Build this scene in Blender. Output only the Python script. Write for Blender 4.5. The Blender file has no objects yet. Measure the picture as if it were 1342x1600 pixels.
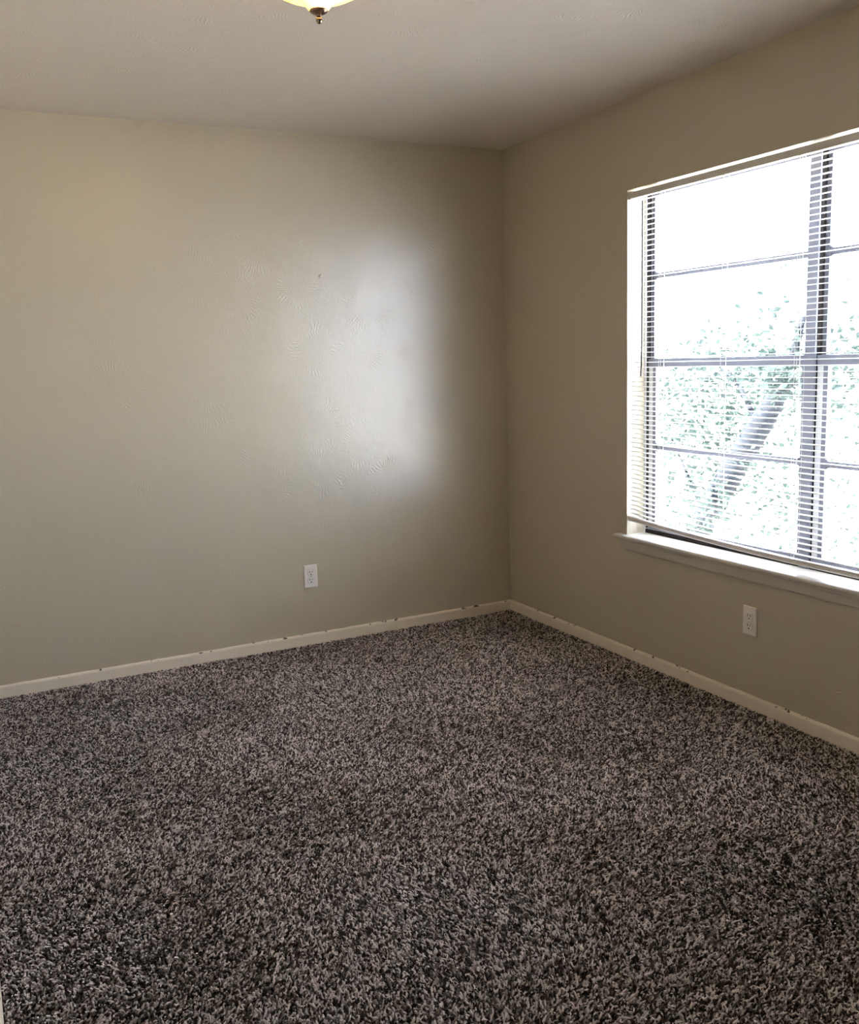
import bpy, bmesh, math, random
import numpy as np
from mathutils import Matrix, Vector

# ------------------------------------------------------------------ camera, sky, exposure
scene = bpy.context.scene
COL = scene.collection
scene.view_settings.view_transform = 'Standard'
scene.view_settings.look = 'None'
scene.view_settings.gamma = 1.0
scene.view_settings.use_curve_mapping = False
scene.view_settings.exposure = 0.0
try:
    scene.cycles.use_denoising = True
    scene.cycles.denoising_prefilter = 'ACCURATE'
    scene.cycles.max_bounces = 14
    scene.cycles.diffuse_bounces = 8
    scene.cycles.transparent_max_bounces = 24
    scene.cycles.sample_clamp_indirect = 8.0
    scene.cycles.caustics_reflective = False
    scene.cycles.caustics_refractive = False
    scene.cycles_curves.shape = 'RIBBONS'
except Exception:
    pass

FOCAL_PX, YAW, PITCH, ROLL = 1460.4, 0.4671, -0.1621, -0.0333
CAM = Vector((-2.6686, -4.3212, 1.3880))
cam_data = bpy.data.cameras.new('camera')
cam = bpy.data.objects.new('camera', cam_data)
COL.objects.link(cam)
cy, sy, cp, sp = math.cos(YAW), math.sin(YAW), math.cos(PITCH), math.sin(PITCH)
fwd = Vector((sy * cp, cy * cp, sp))
rt = Vector((cy, -sy, 0.0))
up = rt.cross(fwd)
cr, sr = math.cos(ROLL), math.sin(ROLL)
rt, up = cr * rt + sr * up, -sr * rt + cr * up
M = Matrix.Identity(4)
for i in range(3):
    M[i][0], M[i][1], M[i][2], M[i][3] = rt[i], up[i], -fwd[i], CAM[i]
cam.matrix_world = M
cam_data.sensor_fit = 'VERTICAL'
cam_data.sensor_height = 24.0
cam_data.lens = FOCAL_PX * 24.0 / 1600.0
cam_data.clip_start = 0.02
scene.camera = cam

SKY_STRENGTH = 16.5
SKY_COLOR = (0.84, 0.94, 1.16, 1.0)
LAMP_STRENGTH = 6.5
world = bpy.data.worlds.new('overcast_sky')
world.use_nodes = True
bg = world.node_tree.nodes['Background']
bg.inputs['Color'].default_value = SKY_COLOR
bg.inputs['Strength'].default_value = SKY_STRENGTH
scene.world = world

SUN_STRENGTH = 215.0
sun_data = bpy.data.lights.new('sun', 'SUN')
sun_data.energy = SUN_STRENGTH
sun_data.color = (1.0, 0.94, 0.86)
sun_data.angle = math.radians(2.0)
sun = bpy.data.objects.new('sun', sun_data)
sun.rotation_euler = Vector((-0.62, 0.25, 0.74)).to_track_quat('Z', 'Y').to_euler()   # high, from behind the house
COL.objects.link(sun)

H = 2.44            # ceiling height
X_LEFT = -2.715     # face of the left wall
Y_BACK = 0.0        # face of the far wall
Y_FRONT = -5.3
WIN_Y0, WIN_Y1 = -1.0085, -2.85
WIN_Z0, WIN_Z1 = 0.555, 2.071
WALL_T = 0.15

rng = random.Random(7)


# ------------------------------------------------------------------ helpers
def new_mat(name):
    m = bpy.data.materials.new(name)
    m.use_nodes = True
    nt = m.node_tree
    b = nt.nodes['Principled BSDF']
    return m, nt, b


def simple_mat(name, col, rough=0.5, metallic=0.0, noise=0.0, nscale=40.0, bump=0.0, bscale=200.0):
    m, nt, b = new_mat(name)
    b.inputs['Roughness'].default_value = rough
    b.inputs['Metallic'].default_value = metallic
    tc = nt.nodes.new('ShaderNodeTexCoord')
    if noise > 0:
        n = nt.nodes.new('ShaderNodeTexNoise')
        n.inputs['Scale'].default_value = nscale
        n.inputs['Detail'].default_value = 4
        nt.links.new(tc.outputs['Object'], n.inputs['Vector'])
        r = nt.nodes.new('ShaderNodeMix')
        r.data_type = 'RGBA'
        r.inputs[6].default_value = (*[c * (1 - noise) for c in col], 1)
        r.inputs[7].default_value = (*[min(1, c * (1 + noise)) for c in col], 1)
        nt.links.new(n.outputs['Fac'], r.inputs[0])
        nt.links.new(r.outputs[2], b.inputs['Base Color'])
    else:
        b.inputs['Base Color'].default_value = (*col, 1)
    if bump > 0:
        n2 = nt.nodes.new('ShaderNodeTexNoise')
        n2.inputs['Scale'].default_value = bscale
        nt.links.new(tc.outputs['Object'], n2.inputs['Vector'])
        bp = nt.nodes.new('ShaderNodeBump')
        bp.inputs['Strength'].default_value = bump
        bp.inputs['Distance'].default_value = 0.002
        nt.links.new(n2.outputs['Fac'], bp.inputs['Height'])
        nt.links.new(bp.outputs['Normal'], b.inputs['Normal'])
    return m


def math_node(nt, op, a, b=None, c=None):
    n = nt.nodes.new('ShaderNodeMath')
    n.operation = op
    for i, v in enumerate((a, b, c)):
        if v is None:
            continue
        if isinstance(v, (int, float)):
            n.inputs[i].default_value = v
        else:
            nt.links.new(v, n.inputs[i])
    return n.outputs[0]


def plaster_mat(name, col, rough, axes, fan_amp, fine_amp, spec=0.5, fan_scale=3.2):
    """Painted plaster: fine roller stipple plus fan-shaped trowel strokes. axes = the two in-plane axes."""
    m, nt, b = new_mat(name)
    b.inputs['Base Color'].default_value = (*col, 1)
    b.inputs['Roughness'].default_value = rough
    b.inputs['Specular IOR Level'].default_value = spec
    tc = nt.nodes.new('ShaderNodeTexCoord')
    sep = nt.nodes.new('ShaderNodeSeparateXYZ')
    nt.links.new(tc.outputs['Object'], sep.inputs[0])
    comb = nt.nodes.new('ShaderNodeCombineXYZ')
    nt.links.new(sep.outputs[axes[0]], comb.inputs[0])
    nt.links.new(sep.outputs[axes[1]], comb.inputs[1])
    flat = comb.outputs[0]
    # fans
    vor = nt.nodes.new('ShaderNodeTexVoronoi')
    vor.voronoi_dimensions = '2D'
    vor.inputs['Scale'].default_value = fan_scale
    vor.inputs['Randomness'].default_value = 0.9
    nt.links.new(flat, vor.inputs['Vector'])
    sub = nt.nodes.new('ShaderNodeVectorMath')
    sub.operation = 'SUBTRACT'
    nt.links.new(flat, sub.inputs[0])
    nt.links.new(vor.outputs['Position'], sub.inputs[1])
    s2 = nt.nodes.new('ShaderNodeSeparateXYZ')
    nt.links.new(sub.outputs[0], s2.inputs[0])
    ang = math_node(nt, 'ARCTAN2', s2.outputs[1], s2.outputs[0])
    wob = nt.nodes.new('ShaderNodeTexNoise')
    wob.inputs['Scale'].default_value = 22.0
    wob.inputs['Detail'].default_value = 3
    nt.links.new(flat, wob.inputs['Vector'])
    ph = math_node(nt, 'MULTIPLY_ADD', ang, 44.0, math_node(nt, 'MULTIPLY', wob.outputs['Fac'], 20.0))
    stroke = math_node(nt, 'POWER', math_node(nt, 'MULTIPLY_ADD', math_node(nt, 'SINE', ph), 0.5, 0.5), 3.0)
    dist = vor.outputs['Distance']
    mr = nt.nodes.new('ShaderNodeMapRange')
    mr.interpolation_type = 'SMOOTHSTEP'
    mr.inputs['From Min'].default_value = 0.18
    mr.inputs['From Max'].default_value = 0.28
    nt.links.new(dist, mr.inputs['Value'])
    mr2 = nt.nodes.new('ShaderNodeMapRange')
    mr2.interpolation_type = 'SMOOTHSTEP'
    mr2.inputs['From Min'].default_value = 0.50
    mr2.inputs['From Max'].default_value = 0.34
    nt.links.new(dist, mr2.inputs['Value'])
    patch = nt.nodes.new('ShaderNodeTexNoise')
    patch.inputs['Scale'].default_value = 9.0
    patch.inputs['Detail'].default_value = 2
    nt.links.new(flat, patch.inputs['Vector'])
    mr3 = nt.nodes.new('ShaderNodeMapRange')
    mr3.inputs['From Min'].default_value = 0.47
    mr3.inputs['From Max'].default_value = 0.60
    nt.links.new(patch.outputs['Fac'], mr3.inputs['Value'])
    mask = math_node(nt, 'MULTIPLY', math_node(nt, 'MULTIPLY', mr.outputs[0], mr2.outputs[0]), mr3.outputs[0])
    fan = math_node(nt, 'MULTIPLY', math_node(nt, 'MULTIPLY', stroke, mask), fan_amp)
    fine = nt.nodes.new('ShaderNodeTexNoise')
    fine.inputs['Scale'].default_value = 95.0
    fine.inputs['Detail'].default_value = 3
    nt.links.new(flat, fine.inputs['Vector'])
    broad = nt.nodes.new('ShaderNodeTexNoise')
    broad.inputs['Scale'].default_value = 5.0
    broad.inputs['Detail'].default_value = 2
    nt.links.new(flat, broad.inputs['Vector'])
    hgt = math_node(nt, 'ADD', fan, math_node(nt, 'MULTIPLY', fine.outputs['Fac'], fine_amp))
    hgt = math_node(nt, 'ADD', hgt, math_node(nt, 'MULTIPLY', broad.outputs['Fac'], 0.003))
    bp = nt.nodes.new('ShaderNodeBump')
    bp.inputs['Strength'].default_value = 1.0
    bp.inputs['Distance'].default_value = 1.0
    nt.links.new(hgt, bp.inputs['Height'])
    nt.links.new(bp.outputs['Normal'], b.inputs['Normal'])
    return m


def add_box(bm, lo, hi, bevel=0.0, segs=2):
    ret = bmesh.ops.create_cube(bm, size=1.0)
    vs = ret['verts']
    for v in vs:
        for i in range(3):
            v.co[i] = lo[i] + (v.co[i] + 0.5) * (hi[i] - lo[i])
    if bevel > 0:
        es = list({e for v in vs for e in v.link_edges})
        bmesh.ops.bevel(bm, geom=es, offset=bevel, segments=segs, affect='EDGES', profile=0.5)


def add_sweep(bm, prof, path, closed_caps=True):
    """Sweep: a list of rings, each a list of points (already placed)."""
    rings = [[bm.verts.new(p) for p in ring] for ring in path]
    n = len(path[0])
    for a, b in zip(rings[:-1], rings[1:]):
        for i in range(n):
            j = (i + 1) % n
            bm.faces.new((a[i], a[j], b[j], b[i]))
    if closed_caps:
        bm.faces.new(list(reversed(rings[0])))
        bm.faces.new(rings[-1])


def add_tube(bm, pts, radii, sides=10):
    pts = [Vector(p) for p in pts]
    if isinstance(radii, (int, float)):
        radii = [radii] * len(pts)
    rings = []
    ref = None
    for i, p in enumerate(pts):
        d = (pts[min(i + 1, len(pts) - 1)] - pts[max(i - 1, 0)]).normalized()
        if ref is None:
            ref = d.orthogonal().normalized()
        ref = (ref - d * ref.dot(d)).normalized()
        bi = d.cross(ref)
        rings.append([p + radii[i] * (math.cos(2 * math.pi * k / sides) * ref + math.sin(2 * math.pi * k / sides) * bi)
                      for k in range(sides)])
    add_sweep(bm, None, rings)


def add_lathe(bm, prof, centre, sides=64):
    cx, cy_ = centre
    rings = []
    for r, z in prof:
        if r < 1e-5:
            rings.append([bm.verts.new((cx, cy_, z))])
        else:
            rings.append([bm.verts.new((cx + r * math.cos(2 * math.pi * k / sides),
                                        cy_ + r * math.sin(2 * math.pi * k / sides), z)) for k in range(sides)])
    for a, b in zip(rings[:-1], rings[1:]):
        for k in range(sides):
            j = (k + 1) % sides
            if len(a) == 1:
                bm.faces.new((a[0], b[j], b[k]))
            elif len(b) == 1:
                bm.faces.new((a[k], a[j], b[0]))
            else:
                bm.faces.new((a[k], a[j], b[j], b[k]))


def obj(name, bm, mat, parent=None, smooth=False):
    bmesh.ops.recalc_face_normals(bm, faces=bm.faces)
    me = bpy.data.meshes.new(name)
    bm.to_mesh(me)
    bm.free()
    me.materials.append(mat)
    if smooth:
        for p in me.polygons:
            p.use_smooth = True
    o = bpy.data.objects.new(name, me)
    COL.objects.link(o)
    if parent is not None:
        o.parent = parent
        o.matrix_parent_inverse = Matrix.Translation(-parent.location)
    return o


def box_obj(name, lo, hi, mat, parent=None, bevel=0.0):
    bm = bmesh.new()
    add_box(bm, lo, hi, bevel)
    return obj(name, bm, mat, parent)


def thing(name, label, cat, loc=(0, 0, 0), group=None):
    o = bpy.data.objects.new(name, None)
    o.empty_display_size = 0.1
    o.location = loc
    COL.objects.link(o)
    o['label'] = label
    o['category'] = cat
    if group:
        o['group'] = group
    return o


def structure(o, label=None):
    o['kind'] = 'structure'
    if label:
        o['label'] = label
    return o


# ------------------------------------------------------------------ materials
WALL_COL = (0.510, 0.456, 0.350)
wall_x = plaster_mat('greige_wall_paint_back', WALL_COL, 0.30, (0, 2), 0.00046, 0.00050, spec=1.0)
wall_y = plaster_mat('greige_wall_paint_side', WALL_COL, 0.24, (1, 2), 0.0004, 0.0005, spec=0.7)
ceil_mat = plaster_mat('ceiling_paint', (0.70, 0.635, 0.575), 0.5, (0, 1), 0.0012, 0.0009, spec=0.4, fan_scale=3.6)
trim_mat = simple_mat('off_white_trim_paint', (0.80, 0.715, 0.60), 0.42, noise=0.05, nscale=14, bump=0.25, bscale=60)
sill_mat = simple_mat('white_sill_paint', (0.60, 0.555, 0.49), 0.35, noise=0.04, nscale=20, bump=0.2, bscale=90)
frame_mat = simple_mat('grey_window_frame', (0.125, 0.132, 0.165), 0.4, noise=0.05, nscale=30)
stile_mat = simple_mat('white_sash_stile', (0.50, 0.51, 0.53), 0.4, noise=0.05, nscale=30)
rubber_mat = simple_mat('dark_weatherstrip', (0.012, 0.010, 0.010), 0.7, noise=0.1)
slat_mat = simple_mat('white_blind_slat', (0.84, 0.83, 0.80), 0.4, noise=0.02)
rail_mat = simple_mat('white_blind_rail', (0.66, 0.63, 0.60), 0.35, noise=0.03)
cord_mat = simple_mat('white_blind_cord', (0.85, 0.84, 0.80), 0.8, noise=0.03)
wand_mat = simple_mat('backlit_tilt_wand', (0.05, 0.048, 0.05), 0.3, noise=0.03)  # clear plastic wand; its backlit darkness is put into the colour
plate_mat = simple_mat('white_outlet_plastic', (0.86, 0.81, 0.77), 0.35, noise=0.02)
slot_mat = simple_mat('dark_outlet_slot', (0.015, 0.013, 0.012), 0.6, noise=0.1)
screw_mat = simple_mat('painted_screw', (0.5, 0.48, 0.45), 0.4, 0.3, noise=0.05)
bronze_mat = simple_mat('dark_bronze', (0.20, 0.13, 0.09), 0.28, 0.9, noise=0.15, nscale=60)
bark_mat = simple_mat('grey_bark', (0.0105, 0.0125, 0.0160), 0.9, noise=0.45, nscale=9, bump=1.0, bscale=30)
leaf_mat = simple_mat('pale_green_leaf', (0.0245, 0.0345, 0.0335), 0.8, noise=0.35, nscale=1.7)
for m_ in (bark_mat, leaf_mat, rubber_mat):
    m_.node_tree.nodes['Principled BSDF'].inputs['Specular IOR Level'].default_value = 0.04
_nt = leaf_mat.node_tree                     # thin leaves: light also comes through from behind
_tl = _nt.nodes.new('ShaderNodeBsdfTranslucent')
_tl.inputs['Color'].default_value = (0.0245, 0.0370, 0.0335, 1)
_mx = _nt.nodes.new('ShaderNodeMixShader')
_mx.inputs[0].default_value = 0.5
_nt.links.new(_nt.nodes['Principled BSDF'].outputs[0], _mx.inputs[1])
_nt.links.new(_tl.outputs[0], _mx.inputs[2])
_nt.links.new(_mx.outputs[0], _nt.nodes['Material Output'].inputs['Surface'])
ground_mat = simple_mat('pale_gravel_ground', (0.74, 0.71, 0.66), 0.9, noise=0.25, nscale=0.6)
floor_mat = simple_mat('dark_carpet_backing', (0.020, 0.015, 0.013), 0.95, noise=0.4, nscale=180)


def add_caulk_gaps(m):
    """Small dark cracks in the old caulk along the top edge of the baseboards."""
    nt = m.node_tree
    b = nt.nodes['Principled BSDF']
    src = b.inputs['Base Color'].links[0].from_socket
    tc = nt.nodes.new('ShaderNodeTexCoord')
    n = nt.nodes.new('ShaderNodeTexNoise')
    n.inputs['Scale'].default_value = 24.0
    n.inputs['Detail'].default_value = 3
    nt.links.new(tc.outputs['Object'], n.inputs['Vector'])
    sep = nt.nodes.new('ShaderNodeSeparateXYZ')
    nt.links.new(tc.outputs['Object'], sep.inputs[0])
    crack = math_node(nt, 'MULTIPLY', math_node(nt, 'GREATER_THAN', n.outputs['Fac'], 0.625),
                      math_node(nt, 'GREATER_THAN', sep.outputs[2], 0.0465))
    mx = nt.nodes.new('ShaderNodeMix')
    mx.data_type = 'RGBA'
    nt.links.new(crack, mx.inputs[0])
    nt.links.new(src, mx.inputs[6])
    mx.inputs[7].default_value = (0.10, 0.075, 0.055, 1)
    nt.links.new(mx.outputs[2], b.inputs['Base Color'])


add_caulk_gaps(trim_mat)


def glass_material():
    m = bpy.data.materials.new('window_glass')
    m.use_nodes = True
    nt = m.node_tree
    nt.nodes.clear()
    out = nt.nodes.new('ShaderNodeOutputMaterial')
    mix = nt.nodes.new('ShaderNodeMixShader')
    tr = nt.nodes.new('ShaderNodeBsdfTransparent')
    tr.inputs['Color'].default_value = (0.98, 0.99, 0.985, 1)
    gl = nt.nodes.new('ShaderNodeBsdfGlossy')
    gl.inputs['Roughness'].default_value = 0.02
    lw = nt.nodes.new('ShaderNodeLayerWeight')      # Schlick reflectance, the same from both faces of the pane
    lw.inputs['Blend'].default_value = 0.5
    fr = math_node(nt, 'MULTIPLY_ADD', math_node(nt, 'POWER', lw.outputs['Facing'], 5.0), 0.96, 0.04)
    nt.links.new(fr, mix.inputs[0])
    nt.links.new(tr.outputs[0], mix.inputs[1])
    nt.links.new(gl.outputs[0], mix.inputs[2])
    nt.links.new(mix.outputs[0], out.inputs['Surface'])
    return m


glass_mat = glass_material()


def lamp_glass_material():
    m, nt, b = new_mat('lit_alabaster_glass')
    tc = nt.nodes.new('ShaderNodeTexCoord')
    n = nt.nodes.new('ShaderNodeTexNoise')
    n.inputs['Scale'].default_value = 9.0
    n.inputs['Detail'].default_value = 5
    n.inputs['Distortion'].default_value = 1.2
    nt.links.new(tc.outputs['Object'], n.inputs['Vector'])
    ramp = nt.nodes.new('ShaderNodeValToRGB')
    ramp.color_ramp.elements[0].position = 0.3
    ramp.color_ramp.elements[0].color = (1.0, 0.42, 0.035, 1)
    ramp.color_ramp.elements[1].position = 0.7
    ramp.color_ramp.elements[1].color = (1.0, 0.50, 0.065, 1)
    nt.links.new(n.outputs['Fac'], ramp.inputs['Fac'])
    # thin glass glows whiter right beside the bulb
    dv = nt.nodes.new('ShaderNodeVectorMath')
    dv.operation = 'DISTANCE'
    nt.links.new(tc.outputs['Object'], dv.inputs[0])
    dv.inputs[1].default_value = (-1.737 + 0.012, -1.945 - 0.055, 2.312)
    hot = nt.nodes.new('ShaderNodeMapRange')
    hot.interpolation_type = 'SMOOTHSTEP'
    hot.inputs['From Min'].default_value = 0.085
    hot.inputs['From Max'].default_value = 0.035
    nt.links.new(dv.outputs['Value'], hot.inputs['Value'])
    mx = nt.nodes.new('ShaderNodeMix')
    mx.data_type = 'RGBA'
    nt.links.new(hot.outputs[0], mx.inputs[0])
    nt.links.new(ramp.outputs['Color'], mx.inputs[6])
    mx.inputs[7].default_value = (1.0, 0.66, 0.26, 1)
    b.inputs['Base Color'].default_value = (0.85, 0.72, 0.5, 1)
    nt.links.new(mx.outputs[2], b.inputs['Emission Color'])
    b.inputs['Emission Strength'].default_value = LAMP_STRENGTH
    b.inputs['Roughness'].default_value = 0.2
    return m


lamp_mat = lamp_glass_material()

# ------------------------------------------------------------------ room shell
X_ALC = -3.9      # far side of the entry recess the photographer stands in
Y_JOG = -3.1


def shell(name, boxes, mat):
    bm = bmesh.new()
    for lo, hi in boxes:
        add_box(bm, lo, hi)
    return structure(obj(name, bm, mat))


shell('floor', [((X_ALC - 0.15, Y_FRONT - 0.15, -0.20), (WALL_T, 0.15, -0.010))], floor_mat)
shell('ceiling', [((X_ALC - 0.15, Y_FRONT - 0.15, H), (WALL_T, 0.15, H + 0.2))], ceil_mat)
shell('wall_back', [((X_LEFT - 0.15, 0.0, -0.01), (WALL_T, 0.15, H))], wall_x)
# window wall: one skin with the opening cut out
shell('wall_right', [((0, WIN_Y0, -0.01), (WALL_T, 0.0, H)),
                     ((0, Y_FRONT, -0.01), (WALL_T, WIN_Y1, H)),
                     ((0, WIN_Y1, -0.01), (WALL_T, WIN_Y0, WIN_Z0)),
                     ((0, WIN_Y1, WIN_Z1), (WALL_T, WIN_Y0, H))], wall_y)
shell('wall_left', [((X_LEFT - 0.12, Y_JOG, -0.01), (X_LEFT, 0.0, H)),
                    ((X_ALC - 0.15, Y_FRONT, -0.01), (X_ALC, Y_JOG + 0.12, H)),
                    ((X_ALC, Y_JOG, -0.01), (X_LEFT - 0.12, Y_JOG + 0.12, H))], wall_y)
shell('wall_front', [((X_ALC - 0.15, Y_FRONT - 0.15, -0.01), (WALL_T, Y_FRONT, H))], wall_x)


def baseboard(name, x_axis, a, b, face, sign, zt=0.051, th=0.0125):
    """A painted board with an eased, slightly lumpy caulked top edge. face = wall coordinate, sign = into the room."""
    bm = bmesh.new()
    n = 90
    r = random.Random(name)
    rings = []
    for i in range(n + 1):
        t = a + (b - a) * i / n
        e = (r.random() - 0.5) * 0.0022
        prof = [(0, -0.01), (th, -0.01), (th, zt - 0.008), (th - 0.0015, zt - 0.004 + e * 0.3),
                (th * 0.55, zt - 0.001 + e * 0.6), (0.0, zt + 0.0015 + e)]
        ring = []
        for d, z in prof:
            ring.append((t, face + sign * d, z) if x_axis else (face + sign * d, t, z))
        rings.append(ring)
    add_sweep(bm, None, rings)
    return structure(obj(name, bm, trim_mat))


baseboard('baseboard_back', True, X_LEFT, 0.0, 0.0, -1)
baseboard('baseboard_right', False, Y_FRONT, -0.0125, 0.0, -1)
baseboard('baseboard_left', False, Y_JOG, -0.0125, X_LEFT, 1)

# small blemishes in the plaster
bm = bmesh.new()
add_lathe(bm, [(0.0, 0.0025), (0.006, 0.002), (0.010, 0.0)], (0, 0), 14)
for v in bm.verts:
    v.co = Vector((-1.0296 + v.co.x * 1.3, -v.co.z, 1.7977 + v.co.y + 0.4 * v.co.x))
structure(obj('plaster_bump', bm, wall_x, bpy.data.objects['wall_back'], True))
bm = bmesh.new()
add_lathe(bm, [(0.0, 0.0025), (0.004, 0.002), (0.007, 0.0)], (0, 0), 14)
for v in bm.verts:
    v.co = Vector((-v.co.z, -2.1694 + v.co.x * 1.8, 0.186 + v.co.y * 0.7 - 0.5 * v.co.x))
structure(obj('plaster_bump', bm, wall_y, bpy.data.objects['wall_right'], True))

# ------------------------------------------------------------------ window
win = bpy.data.objects.new('window_1', None)
win.location = (0.1, (WIN_Y0 + WIN_Y1) / 2, WIN_Z0)
COL.objects.link(win)
structure(win)
FX0, FX1 = 0.094, 0.150           # frame depth
zb = WIN_Z0 + 0.020               # top of the stool
MID = -1.916
MW = 0.0230                        # half width of the mullion

bm = bmesh.new()                  # outer frame
add_box(bm, (FX0, WIN_Y0 - 0.0115, zb), (FX1, WIN_Y0, WIN_Z1), 0.0015)
add_box(bm, (FX0, WIN_Y1, zb), (FX1, WIN_Y1 + 0.020, WIN_Z1), 0.0015)
add_box(bm, (FX0, WIN_Y1 + 0.020, WIN_Z1 - 0.010), (FX1, WIN_Y0 - 0.0115, WIN_Z1), 0.0015)
add_box(bm, (FX0 + 0.012, WIN_Y1 + 0.020, zb), (FX1, WIN_Y0 - 0.0115, zb + 0.022), 0.0015)
obj('window_frame', bm, stile_mat, win)
bm = bmesh.new()
add_box(bm, (FX0 - 0.004, MID - MW, zb), (FX1, MID + MW, WIN_Z1 - 0.010), 0.002)
obj('mullion', bm, frame_mat, win)
for (ya, yb) in ((MID + MW, WIN_Y0 - 0.0115), (WIN_Y1 + 0.020, MID - MW)):
    # dark gasket along the sill, and dark side tracks above the lower sash
    bm = bmesh.new()
    add_box(bm, (FX0 + 0.001, ya, zb), (FX0 + 0.012, yb, zb + 0.016), 0.001)
    obj('sill_gasket', bm, rubber_mat, win)
    bm = bmesh.new()
    add_box(bm, (0.099, ya, zb + 0.022), (0.123, ya + 0.002, WIN_Z1 - 0.010))
    add_box(bm, (0.099, yb - 0.002, zb + 0.022), (0.123, yb, WIN_Z1 - 0.010))
    obj('sash_track', bm, rubber_mat, win)

    def sash(name, x0, x1, z0, z1, sa, sb, rail_b, rail_t, zm, gx, ya, yb, bead):
        bm = bmesh.new()
        if bead > 0:                  # rails and glazing bead here, the broad light stiles as parts of their own
            ends = ((ya, 1, sa, bead * 0.3), (yb, -1, sb, bead))
            for e_, sg, w_, bd in ends:
                i0, i1 = e_ + sg * w_, e_ + sg * (w_ + bd)
                add_box(bm, (x0, min(i0, i1), z0), (x1, max(i0, i1), z1), 0.0012)
        else:
            add_box(bm, (x0, yb - sb, z0), (x1, yb, z1), 0.0012)
            add_box(bm, (x0, ya, z0), (x1, ya + sa, z1), 0.0012)
        ry0, ry1 = (ya, yb) if bead > 0 else (ya + sa, yb - sb)
        px = 0.003 if bead > 0 else 0.0
        add_box(bm, (x0 - px, ry0, z0), (x1, ry1, z0 + rail_b), 0.0012)
        add_box(bm, (x0 - px, ry0, z1 - rail_t), (x1, ry1, z1), 0.0012)
        s = obj(name, bm, frame_mat, win)
        if bead > 0:
            for e_, sg, w_, bd in ends:
                bm = bmesh.new()
                add_box(bm, (x0 + 0.001, min(e_, e_ + sg * w_), z0 + rail_b), (x1 - 0.001, max(e_, e_ + sg * w_), z1 - rail_t), 0.0008)
                obj('stile', bm, stile_mat, s)
            sa, sb = sa + bead * 0.3, sb + bead
        bm = bmesh.new()
        add_box(bm, (x0 + 0.003, ya + sa, zm - 0.0115), (x1 - 0.003, yb - sb, zm + 0.0115), 0.0012)
        # small splayed feet where the bar meets the stiles
        for e, sg in ((ya + sa, 1), (yb - sb, -1)):
            for dz in (-1, 1):
                vs = [bm.verts.new((xx, e + sg * ly, zm + dz * lz)) for xx in (x0 + 0.003, x1 - 0.003)
                      for ly, lz in ((0, 0.0115), (0.014, 0.0115), (0, 0.019))]
                bm.faces.new(vs[0:3]); bm.faces.new(vs[3:6])
                for i in range(3):
                    j = (i + 1) % 3
                    bm.faces.new((vs[i], vs[j], vs[3 + j], vs[3 + i]))
        obj('muntin', bm, frame_mat, s)
        bm = bmesh.new()
        add_box(bm, (gx - 0.0015, ya + sa - 0.003, z0 + rail_b - 0.003), (gx + 0.0015, yb - sb + 0.003, z1 - rail_t + 0.003))
        obj('pane', bm, glass_mat, s)
        return s

    sash('upper_sash', 0.126, 0.146, 1.335, WIN_Z1 - 0.010, 0.012, 0.018, 0.022, 0.010, 1.714, 0.136, ya, yb, 0.0)
    inset = 0.012 if yb > -1.5 else 0.003
    sash('lower_sash', 0.102, 0.122, zb + 0.022, 1.357, 0.010, 0.026, 0.020, 0.038, 0.968, 0.112, ya + 0.003, yb - inset, 0.020)

# stool and apron
bm = bmesh.new()
pr = [(FX0 + 0.012, zb), (-0.030, zb), (-0.035, zb - 0.002), (-0.038, zb - 0.007), (-0.038, zb - 0.012),
      (-0.035, zb - 0.017), (-0.030, zb - 0.019), (0.0, zb - 0.0195)]
y0s, y1s = WIN_Y0 + 0.058, WIN_Y1 - 0.058
# inside the opening, then the horns in front of the wall on both sides
add_box(bm, (-0.0005, WIN_Y1, zb - 0.0199), (FX0 + 0.012, WIN_Y0, zb))
front = [(-0.0, zb), (-0.032, zb), (-0.036, zb - 0.002), (-0.039, zb - 0.007), (-0.039, zb - 0.012),
         (-0.036, zb - 0.017), (-0.032, zb - 0.0195), (0.0, zb - 0.0195)]
rings = []
for yy, k in ((y0s, 0.80), (y0s - 0.004, 0.95), (y0s - 0.010, 1.0), (y1s + 0.010, 1.0), (y1s + 0.004, 0.95), (y1s, 0.80)):
    rings.append([(x * k, yy, z) for x, z in front])
add_sweep(bm, None, rings)
obj('stool', bm, sill_mat, win)
bm = bmesh.new()
za, zc = zb - 0.0195, 0.508
prof = [(0, za), (-0.024, za), (-0.025, za - 0.006), (-0.0215, za - 0.014), (-0.019, za - 0.030), (-0.017, zc + 0.006),
        (-0.013, zc), (0, zc)]


def apron_ring(ye, sgn):
    return [(x, ye + sgn * 0.030 * (za - z) / (za - zc), z) for x, z in prof]


add_sweep(bm, None, [apron_ring(WIN_Y0 + 0.030, -1), apron_ring(WIN_Y1 - 0.030, 1)])
obj('apron', bm, sill_mat, win)

# ------------------------------------------------------------------ mini blind
BL0, BL1 = -1.018, -2.838
BXF, BXB = 0.004, 0.029
blind = thing('mini_blind', 'white horizontal mini blind with open slats hanging in the window, bottom rail askew',
              'window blind', ((BXF + BXB) / 2, (BL0 + BL1) / 2, WIN_Z1))


def rail_raise(y):
    t = max(0.0, min(1.0, (y + 2.0) / (BL0 + 2.0)))
    return 0.032 * t ** 1.7


bm = bmesh.new()
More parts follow.
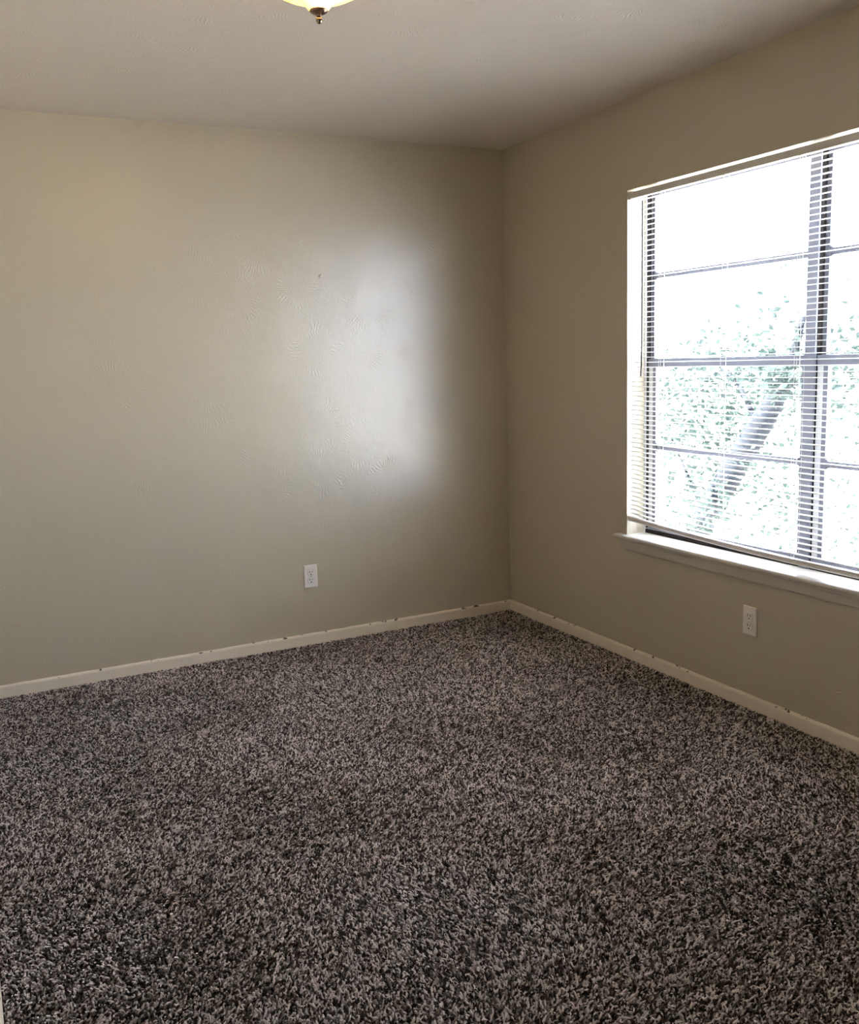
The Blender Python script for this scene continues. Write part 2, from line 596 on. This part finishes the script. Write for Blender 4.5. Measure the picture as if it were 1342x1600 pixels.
# headrail: a U channel with folded lips
hz0, hz1 = WIN_Z1 - 0.0365, WIN_Z1 - 0.0105
ring = [(BXF - 0.001, hz0), (BXB + 0.001, hz0), (BXB + 0.001, hz1), (BXB - 0.003, hz1), (BXB - 0.003, hz1 - 0.002),
        (BXB - 0.001, hz1 - 0.002), (BXB - 0.001, hz0 + 0.002), (BXF + 0.001, hz0 + 0.002), (BXF + 0.001, hz1 - 0.002),
        (BXF + 0.003, hz1 - 0.002), (BXF + 0.003, hz1), (BXF - 0.001, hz1)]
add_sweep(bm, None, [[(x, y, z) for x, z in ring] for y in (BL0 - 0.001, BL1 + 0.001)])
head = obj('headrail', bm, rail_mat, blind)
for ye, s in ((BL0, 1), (BL1, -1)):
    bm = bmesh.new()
    add_box(bm, (BXF - 0.004, min(ye - s * 0.014, ye + s * 0.005), hz0 - 0.003), (BXB + 0.004, max(ye - s * 0.014, ye + s * 0.005), hz1 + 0.003), 0.001)
    obj('end_bracket', bm, rail_mat, head)
LADDERS = [-1.212 - 0.357 * k for k in range(5)]
for yl in LADDERS:
    bm = bmesh.new()
    add_box(bm, (BXF - 0.003, yl - 0.006, hz0 - 0.002), (BXF + 0.004, yl + 0.006, hz0 + 0.006), 0.001)
    obj('cord_clip', bm, rail_mat, head)

PITCH_S = 0.0212
z_top = hz0 - 0.012
z_rail = 0.6165                    # middle of the bottom rail at its level end
n_slat = int((z_top - (z_rail + 0.016)) / PITCH_S) + 1
slat_r = random.Random(3)
for k in range(n_slat):
    zc_ = z_top - k * PITCH_S
    w = max(0.0, (1.36 - zc_) / (1.36 - z_rail)) ** 1.6
    tilt = math.radians(slat_r.uniform(-1.0, 1.0) + 1.5)
    sag = slat_r.uniform(-0.0006, 0.0006)
    bm = bmesh.new()
    rings = []
    ny = 12
    for i in range(ny + 1):
        y = BL0 - 0.004 + (BL1 - BL0 + 0.008) * i / ny
        dz = rail_raise(y) * w + sag * math.sin(i * 2.1 + k)
        ringt, ringb = [], []
        for j in range(6):
            u = j / 5 - 0.5
            x = (BXF + BXB) / 2 + u * 0.0245 * math.cos(tilt)
            z = zc_ + dz + 0.0024 * (1 - 4 * u * u) - 0.0012 + u * 0.0245 * math.sin(tilt)
            ringt.append((x, y, z + 0.00015))
            ringb.append((x, y, z - 0.00015))
        rings.append(ringt + ringb[::-1])
    add_sweep(bm, None, rings)
    obj('slat', bm, slat_mat, blind, True)

bm = bmesh.new()
rings = []
sec = [(-0.0125, -0.006), (-0.0125, 0.004), (-0.0105, 0.0085), (0, 0.0105), (0.0105, 0.0085), (0.0125, 0.004),
       (0.0125, -0.006), (0.0095, -0.0105), (-0.0095, -0.0105)]
for i in range(25):
    y = BL0 - 0.001 + (BL1 - BL0 + 0.002) * i / 24
    rings.append([((BXF + BXB) / 2 + dx, y, z_rail + rail_raise(y) + dz) for dx, dz in sec])
add_sweep(bm, None, rings)
brail = obj('bottom_rail', bm, rail_mat, blind)
bm = bmesh.new()
zz = z_rail + rail_raise(BL0)
add_sweep(bm, None, [[((BXF + BXB) / 2 + dx * 1.08, y, zz + dz * 1.08) for dx, dz in sec] for y in (BL0 - 0.005, BL0 + 0.002)])
obj('end_cap', bm, rail_mat, brail)

for n_, yl in enumerate(LADDERS):
    bm = bmesh.new()
    zb_ = z_rail + rail_raise(yl)
    if n_ % 2 == 0:
        for dx, dy in ((BXF - 0.0012, 0.0), (BXB + 0.0012, 0.0), (BXF - 0.0012, -0.011)):
            add_tube(bm, [(dx, yl + dy, hz0), (dx, yl + dy, zb_)], 0.0009, 6)
    else:
        for dx in (BXF - 0.0012, BXB + 0.0012):
            add_tube(bm, [(dx, yl, hz0), (dx, yl, zb_)], 0.0009, 6)
    obj('ladder_cord', bm, cord_mat, blind)
bm = bmesh.new()
add_tube(bm, [(BXF - 0.006, -1.109, hz0 - 0.022), (BXF - 0.008, -1.112, 1.7), (BXF - 0.007, -1.110, 1.42), (BXF - 0.006, -1.104, 1.284)], 0.0034, 8)
wand = obj('tilt_wand', bm, wand_mat, blind)
bm = bmesh.new()
add_tube(bm, [(BXF + 0.004, -1.109, hz0 + 0.003), (BXF - 0.004, -1.109, hz0 - 0.004), (BXF - 0.006, -1.109, hz0 - 0.012),
              (BXF - 0.005, -1.109, hz0 - 0.024)], 0.0014, 6)
obj('wand_hook', bm, rail_mat, wand)

# ------------------------------------------------------------------ ceiling lamp
LX, LY = -1.737, -1.945
lamp = thing('ceiling_lamp', 'lit flush ceiling lamp with warm alabaster glass bowl and dark bronze finial',
             'ceiling light', (LX, LY, H))
bm = bmesh.new()
add_lathe(bm, [(0.0, H), (0.135, H), (0.138, H - 0.006), (0.132, H - 0.022), (0.060, H - 0.030), (0.0, H - 0.030)], (LX, LY))
obj('canopy', bm, bronze_mat, lamp, True)
bm = bmesh.new()
add_tube(bm, [(LX, LY, H - 0.02), (LX, LY, 2.262)], 0.006, 10)
obj('stem', bm, bronze_mat, lamp, True)
bm = bmesh.new()
prof = [(0.020, 2.2665), (0.026, 2.270), (0.031, 2.276), (0.0355, 2.283), (0.042, 2.2885), (0.054, 2.2935), (0.072, 2.299), (0.092, 2.3060),
        (0.112, 2.316), (0.130, 2.329), (0.145, 2.345), (0.156, 2.362), (0.163, 2.380), (0.166, 2.394),
        (0.162, 2.394), (0.158, 2.378), (0.150, 2.361), (0.139, 2.346), (0.124, 2.333), (0.106, 2.321), (0.086, 2.311),
        (0.066, 2.304), (0.046, 2.298), (0.030, 2.288), (0.020, 2.278), (0.020, 2.2665)]
add_lathe(bm, prof, (LX, LY), 96)
obj('glass_bowl', bm, lamp_mat, lamp, True)
bm = bmesh.new()
add_lathe(bm, [(0.0, 2.273), (0.018, 2.272), (0.0225, 2.269), (0.0235, 2.2665), (0.021, 2.263), (0.014, 2.2585), (0.0065, 2.2555), (0.0, 2.2550)], (LX, LY), 40)
fin = obj('finial', bm, bronze_mat, lamp, True)
bm = bmesh.new()
add_lathe(bm, [(0.0, 2.2560), (0.0058, 2.2555), (0.0050, 2.2535), (0.0062, 2.2515), (0.0078, 2.249), (0.0084, 2.2455), (0.0078, 2.242), (0.006, 2.2385),
               (0.003, 2.2362), (0.0, 2.2355)], (LX, LY), 40)
obj('finial_ball', bm, simple_mat('aged_brass_ball', (0.42, 0.34, 0.24), 0.16, 1.0, noise=0.1), fin, True)


# ------------------------------------------------------------------ wall outlets
def outlet(label, origin, ex, en, group):
    """origin = plate centre on the wall, ex = along the wall, en = out of the wall."""
    ex, en, ez = Vector(ex), Vector(en), Vector((0, 0, 1))
    o3 = Vector(origin)
    root = thing('wall_outlet', label, 'power outlet', origin, group)

    def place(bm):
        for v in bm.verts:
            c = v.co.copy()
            v.co = o3 + ex * c.x + en * c.y + ez * c.z

    bm = bmesh.new()                       # plate with sloped edges
    w, h, t = 0.035, 0.0575, 0.0065
    r = [[(-w, 0, -h), (w, 0, -h), (w, 0, h), (-w, 0, h)], [(-w, t * 0.45, -h), (w, t * 0.45, -h), (w, t * 0.45, h), (-w, t * 0.45, h)],
         [(-w + 0.0022, t * 0.85, -h + 0.0022), (w - 0.0022, t * 0.85, -h + 0.0022), (w - 0.0022, t * 0.85, h - 0.0022), (-w + 0.0022, t * 0.85, h - 0.0022)],
         [(-w + 0.005, t, -h + 0.005), (w - 0.005, t, -h + 0.005), (w - 0.005, t, h - 0.005), (-w + 0.005, t, h - 0.005)]]
    add_sweep(bm, None, r)
    place(bm)
    obj('cover_plate', bm, plate_mat, root)
    for zc in (0.0195, -0.0195):
        bm = bmesh.new()
        pts = []
        R_, hh = 0.0172, 0.0142
        for k in range(40):
            a = 2 * math.pi * k / 40
            pts.append((R_ * math.cos(a), max(-hh, min(hh, R_ * math.sin(a)))))
        rings = [[(x * s, y, z * s + zc) for x, z in pts] for y, s in ((t - 0.001, 1.0), (t + 0.0012, 1.0), (t + 0.0020, 0.95))]
        add_sweep(bm, None, rings)
        place(bm)
        rec = obj('receptacle', bm, plate_mat, root)
        # dark line round the face, two blade slots and the round earth hole
        bm = bmesh.new()
        add_sweep(bm, None, [[(x * s, t + 0.0002, z * s + zc) for x, z in pts] for s in (1.07,)] +
                  [[(x * 1.07, t + 0.0004, z * 1.07 + zc) for x, z in pts]])
        place(bm)
        obj('face_gap', bm, screw_mat, rec)
        for sx, sw, sh in ((-0.0064, 0.0016, 0.0048), (0.0064, 0.0014, 0.0040)):
            bm = bmesh.new()
            add_box(bm, (sx - sw, t + 0.001, zc + 0.0035 - sh), (sx + sw, t + 0.0022, zc + 0.0035 + sh))
            place(bm)
            obj('blade_slot', bm, slot_mat, rec)
        bm = bmesh.new()
        gp = [(0.0033 * math.cos(2 * math.pi * k / 16), -0.0085 + (0.0033 if math.sin(2 * math.pi * k / 16) < 0 else 0.0026) * math.sin(2 * math.pi * k / 16)) for k in range(16)]
        add_sweep(bm, None, [[(x, y, z + zc) for x, z in gp] for y in (t + 0.001, t + 0.0022)])
        place(bm)
        obj('earth_hole', bm, slot_mat, rec)
    bm = bmesh.new()
    sp_ = [(0.0032 * math.cos(2 * math.pi * k / 16), 0.0032 * math.sin(2 * math.pi * k / 16)) for k in range(16)]
    add_sweep(bm, None, [[(x * s, y, z * s) for x, z in sp_] for y, s in ((t - 0.001, 1), (t + 0.0006, 1), (t + 0.0012, 0.7))])
    place(bm)
    obj('screw', bm, screw_mat, root)
    return root


outlet('white duplex power outlet low on the far wall, left of the room corner', (-1.1633, 0.0, 0.3435), (1, 0, 0), (0, -1, 0), 'duplex wall outlets')
outlet('white duplex power outlet low on the window wall, below the window sill', (0.0, -1.7541, 0.3482), (0, -1, 0), (-1, 0, 0), 'duplex wall outlets')

# ------------------------------------------------------------------ carpet pile
np.random.seed(11)
SP = 0.0056
xs = np.arange(X_ALC + 0.01, -0.014, SP)
ys = np.arange(Y_FRONT + 0.01, -0.014, SP)
gx, gy = np.meshgrid(xs, ys)
gx, gy = gx.ravel(), gy.ravel()
keep = ~((gx < X_LEFT + 0.016) & (gy > Y_JOG - 0.004))
gx, gy = gx[keep], gy[keep]
N = gx.size
gx = gx + np.random.uniform(-0.5, 0.5, N) * SP
gy = gy + np.random.uniform(-0.5, 0.5, N) * SP
gx = np.minimum(gx, -0.0150)
gy = np.minimum(gy, -0.0150)
# slow sweeps in the lie of the pile, left by feet and a vacuum cleaner
lie = np.sin(gx * 3.1 + 1.3 * np.sin(gy * 2.3 + 0.7)) + np.sin(gy * 4.3 + 1.9 * np.sin(gx * 1.7)) + 0.7 * np.sin((gx + gy) * 6.1 + 1.0)
lean_dir = 1.2 * lie
L = np.random.uniform(0.010, 0.0145, N)
ang = np.random.uniform(0, 2 * np.pi, N)
curl = np.random.uniform(1.5, 4.5, N)
cr_ = np.random.uniform(0.0015, 0.0040, N)
K = 5
P = np.zeros((N, K, 3), np.float32)
lx = np.cos(lean_dir) * 0.30 + np.random.normal(0, 0.35, N)
ly = np.sin(lean_dir) * 0.30 + np.random.normal(0, 0.35, N)
for k in range(K):
    t = k / (K - 1)
    P[:, k, 0] = gx + L * lx * t ** 1.4 + cr_ * t * np.cos(ang + curl * t)
    P[:, k, 1] = gy + L * ly * t ** 1.4 + cr_ * t * np.sin(ang + curl * t)
    P[:, k, 2] = -0.011 + L * (t - 0.18 * t * t)
P[:, :, 0] = np.minimum(P[:, :, 0], -0.0135)
P[:, :, 1] = np.minimum(P[:, :, 1], -0.0135)
hair = bpy.data.hair_curves.new('carpet_pile')
hair.add_curves([K] * N)
hair.attributes['position'].data.foreach_set('vector', P.reshape(-1))
ra = hair.attributes.get('radius') or hair.attributes.new('radius', 'FLOAT', 'POINT')
rad = np.tile(np.array([0.0012, 0.0018, 0.0021, 0.0020, 0.0013], np.float32), N) * np.repeat(np.random.uniform(0.85, 1.2, N), K)
ra.data.foreach_set('value', rad.astype(np.float32))
cm, nt, b = new_mat('flecked_brown_carpet_yarn')
hi = nt.nodes.new('ShaderNodeHairInfo')
ramp = nt.nodes.new('ShaderNodeValToRGB')
ramp.color_ramp.interpolation = 'CONSTANT'
e = ramp.color_ramp.elements
e[0].position, e[0].color = 0.0, (0.024, 0.017, 0.016, 1)
e[1].position, e[1].color = 0.28, (0.115, 0.092, 0.085, 1)
for pos, c in ((0.46, (0.32, 0.282, 0.272, 1)), (0.64, (0.76, 0.690, 0.680, 1))):
    n_ = e.new(pos)
    n_.color = c
nt.links.new(hi.outputs['Random'], ramp.inputs['Fac'])
nt.links.new(ramp.outputs['Color'], b.inputs['Base Color'])
b.inputs['Roughness'].default_value = 0.75
b.inputs['Specular IOR Level'].default_value = 0.25
hair.materials.append(cm)
carpet = bpy.data.objects.new('carpet_pile', hair)
COL.objects.link(carpet)
carpet['kind'] = 'stuff'
carpet['label'] = 'flecked brown and grey frieze carpet covering the whole floor'
carpet['category'] = 'carpet'

# ------------------------------------------------------------------ outdoors: ground and trees seen through the blind
GZ = -2.9
bm = bmesh.new()
add_box(bm, (0.6, -40, GZ - 0.3), (60, 60, GZ))
g = structure(obj('ground', bm, ground_mat))


def leaf_quads(centres, size, r):
    """Pointed, slightly folded leaves scattered about the given twig points."""
    verts, faces = [], []
    for c, spread, n in centres:
        for _ in range(n):
            p = Vector((r.gauss(0, spread), r.gauss(0, spread), r.gauss(0, spread * 0.8))) + c
            d = Vector((r.gauss(0, 1), r.gauss(0, 1), r.gauss(-0.3, 0.7))).normalized()
            s = d.orthogonal().normalized()
            s = (Matrix.Rotation(r.uniform(0, 6.28), 3, d) @ s)
            nn = d.cross(s)
            l, w_ = size * r.uniform(0.7, 1.3), size * r.uniform(0.22, 0.36)
            i = len(verts)
            verts += [p, p + d * l * 0.5 + s * w_ + nn * w_ * 0.3, p + d * l, p + d * l * 0.5 - s * w_ + nn * w_ * 0.3, p + d * l * 0.5]
            faces += [(i, i + 1, i + 4), (i + 1, i + 2, i + 4), (i + 2, i + 3, i + 4), (i + 3, i, i + 4)]
    return verts, faces


def tree(label, base, trunk, branches, clumps, seed, leaf=0.10):
    r = random.Random(seed)
    root = thing('garden_tree', label, 'tree', base)
    bm = bmesh.new()
    add_tube(bm, [p for p, _ in trunk], [q for _, q in trunk], 12)
    for pts, rads in branches:
        add_tube(bm, pts, rads, 8)
    obj('trunk', bm, bark_mat, root, True)
    v, f = leaf_quads([(Vector(c), s, n) for c, s, n in clumps], leaf, r)
    me = bpy.data.meshes.new('foliage')
    me.from_pydata([tuple(x) for x in v], [], f)
    me.materials.append(leaf_mat)
    o = bpy.data.objects.new('foliage', me)
    COL.objects.link(o)
    o.parent = root
    o.matrix_parent_inverse = Matrix.Translation(-root.location)
    return root


# leaning tree behind the left half of the window
T = [((5.0, 5.6, GZ - 0.1), 0.20), ((5.0, 4.75, -2.1), 0.18), ((5.0, 4.22, -1.31), 0.165), ((5.0, 3.80, -0.545), 0.155), ((5.0, 3.18, 0.318), 0.14),
     ((5.0, 2.96, 0.607), 0.13), ((5.0, 2.74, 0.92), 0.095), ((5.02, 2.60, 1.25), 0.055), ((5.05, 2.50, 1.7), 0.03)]
BR = [([(5.0, 3.0, 0.55), (5.2, 3.5, 1.0), (5.4, 4.1, 1.25)], [0.035, 0.025, 0.012]),
      ([(5.0, 2.75, 0.9), (4.9, 2.2, 1.2), (4.8, 1.6, 1.3)], [0.035, 0.025, 0.012]),
      ([(5.0, 3.8, -0.5), (5.2, 4.3, -0.1), (5.3, 4.7, 0.3)], [0.03, 0.022, 0.012])]
r = random.Random(5)
CL = []
for c, s, n in (((5.4, 4.2, 1.1), 0.40, 420), ((5.3, 4.6, 0.4), 0.36, 380), ((5.5, 3.6, 1.0), 0.35, 340), ((5.1, 2.4, 1.15), 0.28, 260), ((5.2, 3.6, 0.5), 0.3, 240),
                ((4.9, 1.7, 1.1), 0.35, 260), ((5.4, 4.0, 0.25), 0.3, 200), ((5.3, 4.5, -0.4), 0.25, 120), ((5.2, 2.7, 1.9), 0.35, 50), ((4.65, 2.48, 1.12), 0.16, 170), ((4.6, 3.30, -0.30), 0.20, 150), ((4.6, 3.62, -0.72), 0.18, 110), ((5.1, 3.0, -0.2), 0.35, 260)):
    CL.append((c, s, n))
tree('pale leafy tree outside the window with a grey leaning trunk', (5.0, 5.6, GZ), T, BR, CL, 21)
T2 = [((7.5, 1.2, GZ - 0.1), 0.16), ((7.5, 1.25, -1.2), 0.13), ((7.45, 1.2, 0.0), 0.10), ((7.4, 1.1, 1.0), 0.06)]
BR2 = [([(7.5, 1.25, -0.8), (7.3, 0.7, -0.1), (7.2, 0.3, 0.5)], [0.05, 0.03, 0.015]), ([(7.45, 1.2, 0.0), (7.6, 1.8, 0.5), (7.7, 2.3, 0.8)], [0.05, 0.03, 0.015])]
CL2 = [((7.3, 1.0, 0.9), 0.45, 300), ((7.2, 0.4, 0.4), 0.4, 260), ((7.5, 2.0, 0.7), 0.45, 260), ((7.4, 1.3, -0.2), 0.4, 240), ((7.3, 2.2, -0.5), 0.4, 220),
       ((7.3, 0.6, -0.7), 0.4, 160), ((7.3, 3.0, 0.0), 0.4, 220), ((7.4, 3.3, -0.8), 0.45, 240)]
tree('pale green bushy tree outside, behind the right half of the window', (7.5, 1.2, GZ), T2, BR2, CL2, 33)
